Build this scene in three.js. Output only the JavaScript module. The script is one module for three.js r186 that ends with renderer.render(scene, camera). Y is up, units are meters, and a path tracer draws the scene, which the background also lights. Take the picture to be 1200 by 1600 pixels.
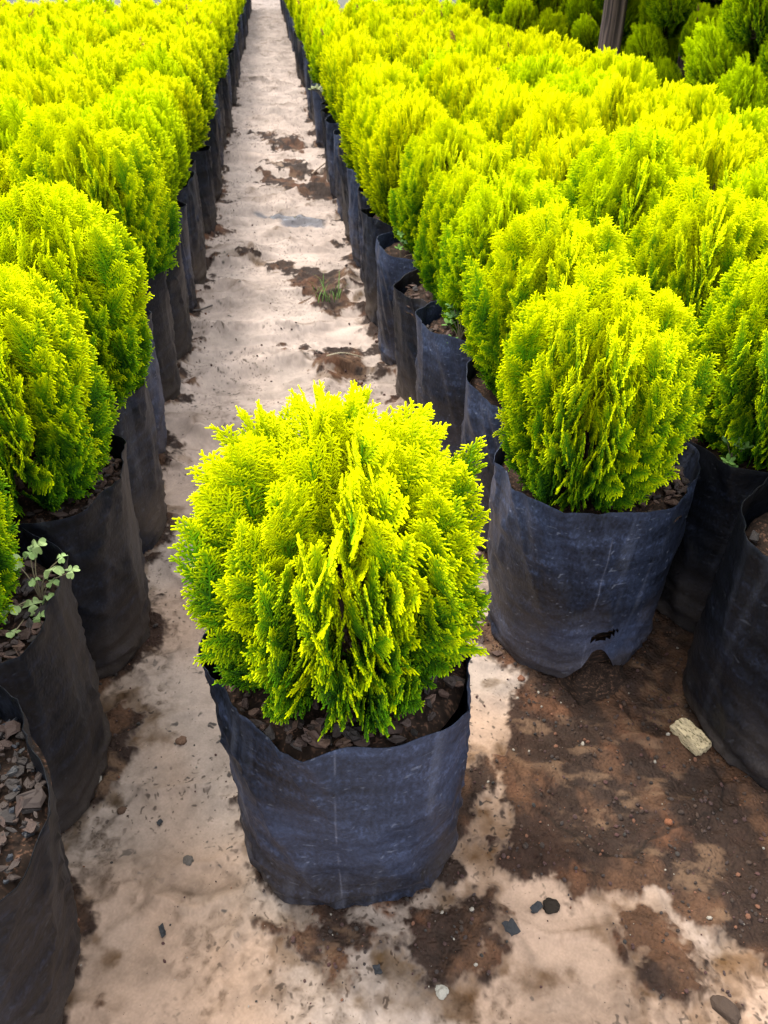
import * as THREE from 'three';
import { mergeGeometries } from 'three/addons/utils/BufferGeometryUtils.js';

// ------------------------------------------------------------------ camera, sky, sun, exposure
const scene = new THREE.Scene();
const camera = new THREE.PerspectiveCamera(67.38, 0.75, 0.05, 400);
const YAW = 7.213 * Math.PI / 180, PITCH = 36.53 * Math.PI / 180;
camera.position.set(0, 1.2, 0);
camera.lookAt(Math.sin(YAW) * Math.cos(PITCH), 1.2 - Math.sin(PITCH), -Math.cos(YAW) * Math.cos(PITCH));
camera.focus = 1.0; camera.userData.fStop = 13;

const SUN = new THREE.Vector3(-0.34, 0.80, -0.42).normalize();
{ // bright overcast: brightest round the hidden sun, a little blue away from it
  const W = 256, H = 128, d = new Float32Array(W * H * 4);
  for (let y = 0; y < H; y++) for (let x = 0; x < W; x++) {
    const el = ((y + 0.5) / H - 0.5) * Math.PI, az = ((x + 0.5) / W - 0.5) * Math.PI * 2;
    const v = new THREE.Vector3(Math.cos(el) * Math.cos(az), Math.sin(el), Math.cos(el) * Math.sin(az));
    const c = Math.max(0, v.dot(SUN)), i = (y * W + x) * 4, up = Math.max(0, Math.sin(el));
    const L = (0.62 + 0.42 * up) + 0.7 * Math.pow(c, 3) + 1.6 * Math.pow(c, 24);
    const w = Math.pow(c, 2), g = el < 0 ? 0.35 : 1;
    d[i] = L * g * (0.90 + 0.12 * w); d[i + 1] = L * g * (0.97 + 0.03 * w); d[i + 2] = L * g * (1.10 - 0.12 * w); d[i + 3] = 1;
  }
  const t = new THREE.DataTexture(d, W, H, THREE.RGBAFormat, THREE.FloatType);
  t.mapping = THREE.EquirectangularReflectionMapping; t.magFilter = THREE.LinearFilter; t.minFilter = THREE.LinearFilter; t.needsUpdate = true;
  scene.background = t; scene.environment = t;
}
const sun = new THREE.DirectionalLight(new THREE.Color(1, 0.95, 0.86), 1.5);
sun.position.copy(SUN).multiplyScalar(30); sun.castShadow = true; sun.shadow.radius = 24;
Object.assign(sun.shadow.camera, { left: -12, right: 12, top: 12, bottom: -12, near: 1, far: 60 }); sun.shadow.mapSize.set(4096, 4096);
scene.add(sun, sun.target);
const EXPOSURE = 3.0;

// ------------------------------------------------------------------ helpers
const rng = (a) => () => { a = (a + 0x6d2b79f5) | 0; let t = Math.imul(a ^ (a >>> 15), 1 | a); t = (t + Math.imul(t ^ (t >>> 7), 61 | t)) ^ t; return ((t ^ (t >>> 14)) >>> 0) / 4294967296; };
const clamp = (x, a = 0, b = 1) => x < a ? a : x > b ? b : x;
const lerp = (a, b, t) => a + (b - a) * t;
const sst = (a, b, x) => { x = clamp((x - a) / (b - a)); return x * x * (3 - 2 * x); };
const hsh = (x, y, s) => { let h = Math.imul(x, 374761393) ^ Math.imul(y, 668265263) ^ Math.imul(s, 1274126177); h = Math.imul(h ^ (h >>> 13), 1103515245); return ((h ^ (h >>> 16)) >>> 0) / 4294967296; };
function vn(x, y, s = 0) { // value noise 0..1
  const xi = Math.floor(x), yi = Math.floor(y); let fx = x - xi, fy = y - yi; fx = fx * fx * (3 - 2 * fx); fy = fy * fy * (3 - 2 * fy);
  const a = hsh(xi, yi, s), b = hsh(xi + 1, yi, s), c = hsh(xi, yi + 1, s), d = hsh(xi + 1, yi + 1, s);
  return a + (b - a) * fx + (c - a) * fy + (a - b - c + d) * fx * fy;
}
const fbm = (x, y, s, o = 4) => { let v = 0, a = 0.5, n = 0; for (let i = 0; i < o; i++) { v += a * vn(x, y, s + i * 17); n += a; a *= 0.5; x = x * 2.03 + 5.1; y = y * 2.03 + 1.7; } return v / n; };
const V = (x, y, z) => new THREE.Vector3(x, y, z);
const rgb = (c) => new THREE.Color().setRGB(c[0], c[1], c[2]);
const names = new Map();
function numbered(n) { const k = names.get(n) || 0; names.set(n, k + 1); return k ? `${n}_${String(k).padStart(3, '0')}` : n; }
function mesh(name, g, m, parent) { const o = new THREE.Mesh(g, m); o.name = parent ? name : numbered(name); o.castShadow = o.receiveShadow = true; (parent || scene).add(o); return o; }
function thing(name, label, category, pos = [0, 0, 0], turn = 0, group) {
  const o = new THREE.Group(); o.name = numbered(name); o.position.set(...pos); o.rotation.y = turn; o.userData = { label, category }; if (group) o.userData.group = group; scene.add(o); return o;
}
const tag = (o, label, category, group) => { Object.assign(o.userData, { label, category }); if (group) o.userData.group = group; return o; };
const ORD = ['zeroth', 'first', 'second', 'third', 'fourth', 'fifth', 'sixth', 'seventh', 'eighth', 'ninth', 'tenth', 'eleventh', 'twelfth', 'thirteenth', 'fourteenth', 'fifteenth', 'sixteenth', 'seventeenth', 'eighteenth', 'nineteenth', 'twentieth'];
const ord = (n) => n <= 20 ? ORD[n] : (n < 30 ? 'twenty-' + ORD[n - 20] : n === 30 ? 'thirtieth' : n < 40 ? 'thirty-' + ORD[n - 30] : n === 40 ? 'fortieth' : n < 50 ? 'forty-' + ORD[n - 40] : n === 50 ? 'fiftieth' : 'fifty-' + ORD[n - 50]).replace('twenty-zeroth', 'twentieth');
class GB {
  constructor() { this.p = []; this.n = []; this.c = []; this.i = []; }
  v(P, N, C) { this.p.push(P.x, P.y, P.z); this.n.push(N.x, N.y, N.z); this.c.push(C[0], C[1], C[2]); return this.p.length / 3 - 1; }
  geo() {
    const g = new THREE.BufferGeometry();
    g.setAttribute('position', new THREE.Float32BufferAttribute(this.p, 3)); g.setAttribute('normal', new THREE.Float32BufferAttribute(this.n, 3));
    g.setAttribute('color', new THREE.Float32BufferAttribute(this.c, 3)); g.setIndex(this.i); return g;
  }
  // tapered three-sided twig with a blunt tip
  twig(a, b, r0, r1, nrm, c0, c1, tip = true) {
    const d = V().subVectors(b, a).normalize(), s = V().crossVectors(d, nrm).normalize(), n = V().crossVectors(s, d);
    const A = [], B = [];
    for (let k = 0; k < 3; k++) {
      const th = k * 2.0944 + 1.5708, N = s.clone().multiplyScalar(Math.cos(th)).addScaledVector(n, Math.sin(th));
      const O = s.clone().multiplyScalar(Math.cos(th) * 1.15).addScaledVector(n, Math.sin(th) * 0.85);
      A.push(this.v(a.clone().addScaledVector(O, r0), N, c0)); B.push(this.v(b.clone().addScaledVector(O, r1), N, c1));
    }
    for (let k = 0; k < 3; k++) { const l = (k + 1) % 3; this.i.push(A[k], B[l], A[l], A[k], B[k], B[l]); }
    if (tip) { const t = this.v(b.clone().addScaledVector(d, r1 * 0.9), d, c1); for (let k = 0; k < 3; k++) this.i.push(B[k], t, B[(k + 1) % 3]); }
  }
}
function dataTex(w, h, data, srgb = false) {
  const t = new THREE.DataTexture(data, w, h, THREE.RGBAFormat, THREE.UnsignedByteType);
  t.magFilter = THREE.LinearFilter; t.minFilter = THREE.LinearFilter; if (srgb) t.colorSpace = THREE.SRGBColorSpace; t.needsUpdate = true; return t;
}
const enc = (l) => { l = clamp(l); return 255 * (l <= 0.0031308 ? l * 12.92 : 1.055 * Math.pow(l, 1 / 2.4) - 0.055); };

// ------------------------------------------------------------------ ground: silt-covered sheeting with damp soil on it
const POLY = { // dark soil lying on the sheeting, in metres (x, z)
  main: [0.342, -1.154, 0.394, -1.028, 0.398, -0.968, 0.327, -0.892, 0.303, -0.77, 0.303, -0.684, 0.279, -0.631, 0.333, -0.597, 0.412, -0.582, 0.45, -0.557, 0.493, -0.561, 0.553, -0.476, 0.61, -0.415, 0.678, -0.381, 1.025, -0.718, 1.212, -1.345, 0.789, -1.324, 0.579, -1.174],
  tongue: [0.435, -0.535, 0.475, -0.535, 0.508, -0.475, 0.556, -0.425, 0.556, -0.392, 0.477, -0.409, 0.410, -0.425],
  side: [0.27, -0.855, 0.295, -0.824, 0.258, -0.75, 0.223, -0.706, 0.193, -0.6, 0.166, -0.593, 0.213, -0.781],
  foot: [0.112, -0.57, 0.196, -0.589, 0.271, -0.6, 0.241, -0.544, 0.223, -0.49, 0.175, -0.445, 0.104, -0.462, 0.084, -0.517],
  toe: [-0.093, -0.572, 0.004, -0.579, 0.022, -0.562, -0.009, -0.529, -0.013, -0.481, -0.058, -0.5, -0.084, -0.538],
  left: [-0.422, -1.032, -0.377, -1.058, -0.338, -0.991, -0.374, -0.951, -0.407, -0.941],
  grassy: [0.04, -3.349, 0.141, -3.401, 0.243, -3.244, 0.239, -2.956, 0.16, -2.868, 0.101, -2.941, 0.071, -3.117],
  gravelly: [0.085, -2.453, 0.115, -2.564, 0.196, -2.565, 0.218, -2.437, 0.301, -2.377, 0.206, -2.313, 0.123, -2.351],
  ring: [-0.04, -2.611, 0.003, -2.638, 0.048, -2.6, 0.005, -2.562],
  bandA: [-0.136, -5.247, 0.043, -5.126, 0.298, -4.772, 0.307, -4.495, 0.143, -4.692, -0.038, -4.948],
  bandB: [-0.082, -5.519, 0.094, -5.461, 0.284, -5.128, 0.236, -5.006, 0.047, -5.274],
  crack: [-0.235, -3.684, -0.144, -3.646, 0.058, -3.47, 0.25, -3.322, 0.333, -3.172, 0.289, -3.147, 0.082, -3.343, -0.115, -3.57],
  spot: [0.008, -6.106, 0.127, -6.18, 0.194, -5.997, 0.106, -5.842, 0.042, -5.932],
  smear: [-0.165, -6.52, -0.046, -6.269, -0.026, -5.982],
};
const BARE = { // places where the sheeting shows through the soil
  strip: [0.478, -0.563, 0.509, -0.549, 0.555, -0.48, 0.613, -0.419, 0.599, -0.396, 0.548, -0.427, 0.514, -0.458, 0.484, -0.503],
  c: [0.301, -0.81, 0.321, -0.794, 0.291, -0.721, 0.28, -0.747], d: [0.364, -1.014, 0.379, -0.971, 0.316, -0.923, 0.298, -0.957],
};
const SMUDGE = [0.19, -0.765, 0.30, -0.745, 0.305, -0.635, 0.292, -0.575, 0.255, -0.500, 0.150, -0.440, 0.080, -0.500, 0.035, -0.545, 0.166, -0.593];
const FOLDS = [[0.385, -0.58, 0.414, -0.531, 0.422, -0.448, 0.414, -0.383], [-0.405, -0.739, -0.334, -0.825, -0.207, -0.916], [-0.358, -0.582, -0.262, -0.647, -0.142, -0.632], [-0.263, -1.202, -0.319, -1.101, -0.392, -1.077], [0.019, -0.433, 0.062, -0.493, 0.062, -0.566], [0.423, -0.381, 0.498, -0.404, 0.591, -0.38], [0.238, -0.594, 0.258, -0.513, 0.301, -0.429], [-0.312, -1.463, -0.244, -1.341, -0.221, -1.177]]; // creases of the sheeting near the camera
const CRACKS = [[0.692, -0.774, 0.694, -0.721, 0.664, -0.674, 0.587, -0.65, 0.517, -0.632, 0.479, -0.606], [0.479, -0.606, 0.426, -0.623, 0.389, -0.673, 0.356, -0.713]]; // drying cracks in the soil
const PUDDLE = [-0.15, -4.363, -0.011, -4.37, 0.204, -4.176, 0.182, -4.088, -0.015, -4.169];
function box(p) { let a = 9e9, b = -9e9, c = 9e9, d = -9e9; for (let i = 0; i < p.length; i += 2) { a = Math.min(a, p[i]); b = Math.max(b, p[i]); c = Math.min(c, p[i + 1]); d = Math.max(d, p[i + 1]); } return [a, b, c, d]; }
const prep = (p) => ({ p, b: box(p) });
const polys = Object.entries(POLY).map(([k, p]) => ({ k, ...prep(p) })), bare = Object.values(BARE).map(prep), smudge = prep(SMUDGE), pud = prep(PUDDLE);
function sd(o, x, z, m) { // signed distance, inside positive, limited to -m
  const p = o.p, b = o.b; if (x < b[0] - m || x > b[1] + m || z < b[2] - m || z > b[3] + m) return -m;
  let best = 9e9, inside = false; const n = p.length / 2;
  for (let i = 0, j = n - 1; i < n; j = i++) {
    const ax = p[2 * j], az = p[2 * j + 1], bx = p[2 * i], bz = p[2 * i + 1], ex = bx - ax, ez = bz - az;
    const t = clamp(((x - ax) * ex + (z - az) * ez) / (ex * ex + ez * ez)), dx = x - ax - ex * t, dz = z - az - ez * t; best = Math.min(best, dx * dx + dz * dz);
    if ((bz > z) !== (az > z) && x < (ax - bx) * (z - bz) / (az - bz) + bx) inside = !inside;
  }
  best = Math.sqrt(best); return inside ? best : -Math.min(best, m);
}
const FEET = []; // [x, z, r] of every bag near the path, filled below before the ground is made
function crackAt(x, z) {
  if (x < 0.25 || x > 0.85 || z < -0.95 || z > -0.45) return 0;
  const px = x + 0.012 * (fbm(x * 40, z * 40, 121, 2) - 0.5), pz = z + 0.012 * (fbm(x * 40, z * 40, 123, 2) - 0.5); let best = 9;
  for (const c of CRACKS) for (let i = 0; i + 3 < c.length; i += 2) { const ex = c[i + 2] - c[i], ez = c[i + 3] - c[i + 1], t = clamp(((px - c[i]) * ex + (pz - c[i + 1]) * ez) / (ex * ex + ez * ez)); best = Math.min(best, Math.hypot(px - c[i] - ex * t, pz - c[i + 1] - ez * t)); }
  return 1 - sst(0.0012, 0.0042, best);
}
function foldAt(x, z) {
  if (z < -1.7) return 0; const px = x + 0.03 * (fbm(x * 14, z * 14, 131, 3) - 0.5), pz = z + 0.03 * (fbm(x * 14, z * 14, 133, 3) - 0.5); let h = 0;
  for (const c of FOLDS) { let best = 9, tt = 0; for (let i = 0; i + 3 < c.length; i += 2) { const ex = c[i + 2] - c[i], ez = c[i + 3] - c[i + 1], t = clamp(((px - c[i]) * ex + (pz - c[i + 1]) * ez) / (ex * ex + ez * ez)), q = Math.hypot(px - c[i] - ex * t, pz - c[i + 1] - ez * t); if (q < best) { best = q; tt = (i / 2 + t) / (c.length / 2 - 1); } } h = Math.max(h, Math.exp(-Math.pow(best / 0.007, 2)) * Math.sin(3.14 * clamp(tt * 0.96 + 0.02))); }
  return h;
}
function soilAt(x, z) { // 0 bare sheeting .. 1 covered
  const far = clamp((-z - 1.5) / 3), sc = 1 + far * 1.2;
  let s = -0.06 * sc;
  for (const o of polys) { const d = sd(o, x, z, 0.08 * sc) + (o.k === 'main' ? 0.016 : 0.008) + 0.016 * far; if (d > s) s = d; }
  for (const o of bare) { const d = sd(o, x, z, 0.05); if (d > -0.015) s = Math.min(s, 0.004 - d * 1.6); }
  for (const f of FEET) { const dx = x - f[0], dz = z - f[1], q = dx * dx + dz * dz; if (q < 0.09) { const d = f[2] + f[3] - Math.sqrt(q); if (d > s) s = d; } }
  const n = (fbm(x * 24, z * 24, 3, 5) - 0.5) * 0.11 * sc + (fbm(x * 9, z * 9, 5, 2) - 0.5) * 0.05 * sc;
  return sst(-0.010, 0.016, s + n + (fbm(x * 95, z * 95, 7, 2) - 0.5) * 0.028);
}
function stainAt(x, z) { // damp, soil-coloured sheeting round the soil
  const far = clamp((-z - 1.5) / 3), m = 0.10; let s = -m;
  for (const o of polys) { const d = sd(o, x, z, m); if (d > s) s = d; }
  { const d = sd(smudge, x, z, m); if (d > s) s = d; }
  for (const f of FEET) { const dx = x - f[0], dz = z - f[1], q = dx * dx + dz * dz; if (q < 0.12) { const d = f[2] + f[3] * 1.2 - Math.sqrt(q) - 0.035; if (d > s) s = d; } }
  const n = (fbm(x * 18, z * 18, 103, 5) - 0.56) * 0.24;
  return sst(-0.03, 0.02, s + n + 0.015 - 0.03 * far);
}
function wrinkle(x, z) {
  const f = sst(0.9, 2.2, -z), w = fbm(x * 1.6 + z * 0.35, z * 2.6, 31, 3), r = 1 - Math.abs(2 * w - 1), w2 = 1 - Math.abs(2 * fbm(x * 2.2 + z * 0.6, z * 5.2, 37, 3) - 1);
  const w3 = 1 - Math.abs(2 * fbm(x * 5 + z * 1.5, z * 9, 39, 3) - 1); return f * (Math.pow(r, 6) * 0.045 + Math.pow(w2, 8) * 0.030) + (0.8 + 0.2 * f) * Math.pow(w3, 8) * 0.016;
}
function heightAt(x, z) {
  const s = soilAt(x, z);
  return wrinkle(x, z) + 0.006 * foldAt(x, z) + (fbm(x * 5, z * 5, 11, 3) - 0.5) * 0.014 + s * (0.004 + (fbm(x * 22, z * 22, 13, 3) - 0.35) * 0.018 + (fbm(x * 70, z * 70, 15, 2) - 0.5) * 0.007 - 0.004 * crackAt(x, z));
}
function groundColor(x, z, out) {
  const s = soilAt(x, z), big = fbm(x * 2.2, z * 2.2, 41, 3), mid = fbm(x * 9, z * 7, 43, 4), fine = fbm(x * 60, z * 60, 45, 3), gr = vn(x * 420, z * 420, 47);
  const warm = sst(0.40, 0.66, fbm(x * 3.4, z * 2.6, 49, 3));
  let r = lerp(0.290, 0.305, warm), g = lerp(0.228, 0.208, warm), b = lerp(0.184, 0.145, warm);
  const brush = fbm(x * 5 + z * 3, z * 22 - x * 7, 48, 4); const k = 0.50 + 0.30 * big + 0.40 * mid + 0.30 * (fine - 0.5) + 0.16 * (gr - 0.5) + 0.34 * (brush - 0.4);
  r *= k; g *= k; b *= k;
  const far = sst(0.8, 2.6, -z); r = lerp(r, 0.355 * k, far * 0.9); g = lerp(g, 0.285 * k, far * 0.9); b = lerp(b, 0.242 * k, far * 0.9);
  { const vf = 1 - 0.35 * sst(7, 16, -z); r *= vf; g *= vf; b *= vf; }
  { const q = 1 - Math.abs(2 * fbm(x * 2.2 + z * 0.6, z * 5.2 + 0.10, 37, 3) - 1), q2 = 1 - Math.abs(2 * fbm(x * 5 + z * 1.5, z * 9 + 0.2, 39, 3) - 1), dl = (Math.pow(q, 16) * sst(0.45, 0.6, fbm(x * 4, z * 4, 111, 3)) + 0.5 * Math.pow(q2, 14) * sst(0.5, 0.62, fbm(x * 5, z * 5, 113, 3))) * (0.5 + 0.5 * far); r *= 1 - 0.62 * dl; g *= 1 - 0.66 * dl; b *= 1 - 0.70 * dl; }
  // grey-green damp film and small specks on the sheeting
  const film = sst(0.58, 0.72, fbm(x * 7, z * 7, 51, 4)) * 0.15; r = lerp(r, 0.20, film); g = lerp(g, 0.175, film); b = lerp(b, 0.145, film);
  const wx = x + 0.012 * fbm(x * 70, z * 70, 91, 2), wz = z + 0.012 * fbm(x * 70, z * 70, 93, 2);
  const sp = sst(0.70, 0.82, fbm(wx * 150, wz * 150, 53, 2)) * sst(0.36, 0.60, fbm(x * 6, z * 6, 55, 3)); r = lerp(r, 0.05, sp * 0.85); g = lerp(g, 0.036, sp * 0.85); b = lerp(b, 0.027, sp * 0.85);
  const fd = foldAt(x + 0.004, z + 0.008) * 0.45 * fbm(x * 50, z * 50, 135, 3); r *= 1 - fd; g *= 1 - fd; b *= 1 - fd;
  const gd = sst(0.40, 0.80, fbm(wx * 75, wz * 75, 95, 4)) * sst(0.40, 0.66, fbm(x * 5 + 3, z * 5, 97, 3)) * (1 - far * 0.6) * (0.3 + 0.5 * gr); r *= 1 - gd; g *= 1 - gd * 1.04; b *= 1 - gd * 1.08;
  const sp2 = sst(0.76, 0.84, fbm(wx * 60, wz * 75, 57, 3)) * sst(0.5, 0.6, fbm(x * 4, z * 4, 59, 2)); r = lerp(r, 0.05, sp2); g = lerp(g, 0.042, sp2); b = lerp(b, 0.036, sp2);
  // wet halo round the soil
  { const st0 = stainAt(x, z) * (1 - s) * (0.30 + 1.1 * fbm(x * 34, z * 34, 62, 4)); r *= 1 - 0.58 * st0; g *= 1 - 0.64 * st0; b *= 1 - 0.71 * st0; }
  if (s > 0) {
    const t = fbm(x * 18, z * 14, 61, 4), o = sst(0.46, 0.66, t), q = 0.35 + 0.85 * fine + 0.5 * gr;
    let sr = lerp(0.015, 0.054, o) * q, sg = lerp(0.0078, 0.026, o) * q, sb = lerp(0.0052, 0.0135, o) * q;
    const pal = sst(0.54, 0.76, fbm(x * 22 + z * 9, z * 42 - x * 12, 63, 5)) * sst(0.42, 0.62, fbm(x * 7, z * 7, 65, 3)), rust = sst(0.5, 0.68, fbm(x * 11, z * 11, 66, 4)); sr *= 1 + 0.16 * rust; sb *= 1 - 0.10 * rust; sr = lerp(sr, 0.13, pal * 0.6); sg = lerp(sg, 0.076, pal * 0.6); sb = lerp(sb, 0.043, pal * 0.6);
    { const c = 1 - 0.6 * crackAt(x, z); sr *= c; sg *= c; sb *= c; }
    r = lerp(r, sr, s * 0.96); g = lerp(g, sg, s * 0.96); b = lerp(b, sb, s * 0.96);
  }
  out[0] = r; out[1] = g; out[2] = b;
  const w = sd(pud, x, z, 0.06) + (vn(x * 14, z * 14, 71) - 0.5) * 0.07; out[3] = sst(-0.01, 0.02, w); out[4] = s;
}
function sheet(name, nx, nz, X, Z, TW, TH) { // X(u), Z(v): metres
  const P = new Float32Array((nx + 1) * (nz + 1) * 3), U = new Float32Array((nx + 1) * (nz + 1) * 2), I = [];
  for (let j = 0, k = 0; j <= nz; j++) for (let i = 0; i <= nx; i++, k++) {
    const u = i / nx, v = j / nz, x = X(u), z = Z(v); P[3 * k] = x; P[3 * k + 1] = heightAt(x, z); P[3 * k + 2] = z; U[2 * k] = u; U[2 * k + 1] = v;
    if (i < nx && j < nz) I.push(k, k + nx + 2, k + 1, k, k + nx + 1, k + nx + 2);
  }
  const g = new THREE.BufferGeometry(); g.setAttribute('position', new THREE.BufferAttribute(P, 3)); g.setAttribute('uv', new THREE.BufferAttribute(U, 2)); g.setIndex(I); g.computeVertexNormals();
  const D = new Uint8Array(TW * TH * 4), R = new Uint8Array(TW * TH * 4), c = [0, 0, 0, 0, 0];
  for (let j = 0, k = 0; j < TH; j++) for (let i = 0; i < TW; i++, k += 4) {
    const x = X((i + 0.5) / TW), z = Z((j + 0.5) / TH); groundColor(x, z, c); const wet = c[3];
    D[k] = enc(c[0] * (1 - 0.75 * wet)); D[k + 1] = enc(c[1] * (1 - 0.72 * wet)); D[k + 2] = enc(c[2] * (1 - 0.65 * wet)); D[k + 3] = 255;
    const bump = 128 + 70 * (fbm(x * 70, z * 70, 81, 3) - 0.5) * (0.5 + c[4] * 2.2) + 60 * (vn(x * 300, z * 300, 83) - 0.5) * (0.4 + 1.3 * c[4]);
    R[k] = clamp(bump, 0, 255) * (1 - wet) + 128 * wet; R[k + 1] = 255 * lerp(lerp(0.88, 0.80, c[4]), 0.06, wet); R[k + 2] = 0; R[k + 3] = 255;
  }
  const m = new THREE.MeshPhysicalMaterial({ specularIntensity: 0.2, map: dataTex(TW, TH, D, true), bumpMap: dataTex(TW, TH, R), bumpScale: 0.006, roughness: 1, roughnessMap: null, metalness: 0 });
  m.roughnessMap = m.bumpMap;
  const o = mesh(name, g, m); o.userData.kind = 'structure'; return o;
}

// ------------------------------------------------------------------ bags
const R0 = rng(7);
function bagTexture(seed, blue, dust, scuff) {
  const W = 1024, H = 512, D = new Uint8Array(W * H * 4), B = new Uint8Array(W * H * 4);
  for (let j = 0, k = 0; j < H; j++) for (let i = 0; i < W; i++, k += 4) {
    const u = i / W * 1.15, v = j / H * 0.5, pu = Math.min(i, W - i) / W * 1.15; // mirrored so that it closes
    const haze = fbm(pu * 4, v * 5, seed, 3), streak = fbm(pu * 14, v * 70, seed + 20, 3), fibre = fbm(pu * 300, v * 170, seed + 40, 3), fine = vn(u * 800, v * 800, seed + 60);
    const band = sst(0.02, 0.16, v) * (1 - 0.65 * sst(0.27, 0.40, v)), f = clamp(blue * (0.10 + 0.62 * sst(0.2, 0.8, haze)) * (0.5 + 0.6 * band) + scuff * 0.45 * (streak - 0.42) * (0.4 + haze) + scuff * 0.55 * (fibre - 0.44) * (0.3 + haze) + scuff * 0.30 * sst(0.52, 0.75, streak) * sst(0.45, 0.7, fibre));
    let r = lerp(0.003, 0.046, f), g = lerp(0.0035, 0.060, f), b = lerp(0.005, 0.108, f);
    const vert = sst(0.62, 0.8, fbm(pu * 34 + v * 3, v * 3.2, seed + 80, 3)); r += 0.022 * vert * scuff; g += 0.023 * vert * scuff; b += 0.028 * vert * scuff;
    const seam = Math.exp(-Math.pow((u / 1.15 - 0.274 - 0.003 * Math.sin(v * 9)) / 0.0011, 2)) * sst(0.3, 0.6, fbm(v * 20, 3, seed, 2)) * 0.05; r += seam; g += seam; b += seam * 1.2;
    const low = 1 - sst(0.0, 0.24, v), dd = clamp(dust * (low * 1.3 * sst(0.25, 0.6, fbm(pu * 9, v * 12, seed + 90, 4)) + 0.5 * sst(0.58, 0.76, fbm(pu * 6, v * 5, seed + 95, 4))));
    r = lerp(r, 0.066, dd); g = lerp(g, 0.050, dd); b = lerp(b, 0.040, dd);
    const scr = sst(0.90, 0.96, vn(u * 90 + v * 40, v * 260, seed + 70)) * scuff * 0.6; r += 0.09 * scr; g += 0.095 * scr; b += 0.11 * scr;
    const q = 0.7 + 0.6 * fine; D[k] = enc(r * q); D[k + 1] = enc(g * q); D[k + 2] = enc(b * q); D[k + 3] = 255;
    B[k] = clamp(128 + 110 * (fbm(pu * 12 + v * 2, v * 30, seed + 100, 4) - 0.5) + 30 * (fibre - 0.5), 0, 255); B[k + 1] = clamp(255 * (0.40 + 0.16 * haze + 0.3 * dd), 0, 255); B[k + 2] = 0; B[k + 3] = 255;
  }
  const a = dataTex(W, H, D, true), n = dataTex(W, H, B); a.wrapS = n.wrapS = THREE.RepeatWrapping;
  return new THREE.MeshPhysicalMaterial({ map: a, bumpMap: n, bumpScale: 0.006, roughnessMap: n, roughness: 1, metalness: 0, specularIntensity: 0.42, side: THREE.DoubleSide });
}
const BAGM = { hero: bagTexture(101, 0.95, 0.2, 0.9), blue: bagTexture(211, 1.25, 0.45, 1.2), dark: bagTexture(307, 0.06, 0.45, 0.3), grey: bagTexture(401, 0.2, 0.85, 0.5) };
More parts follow.
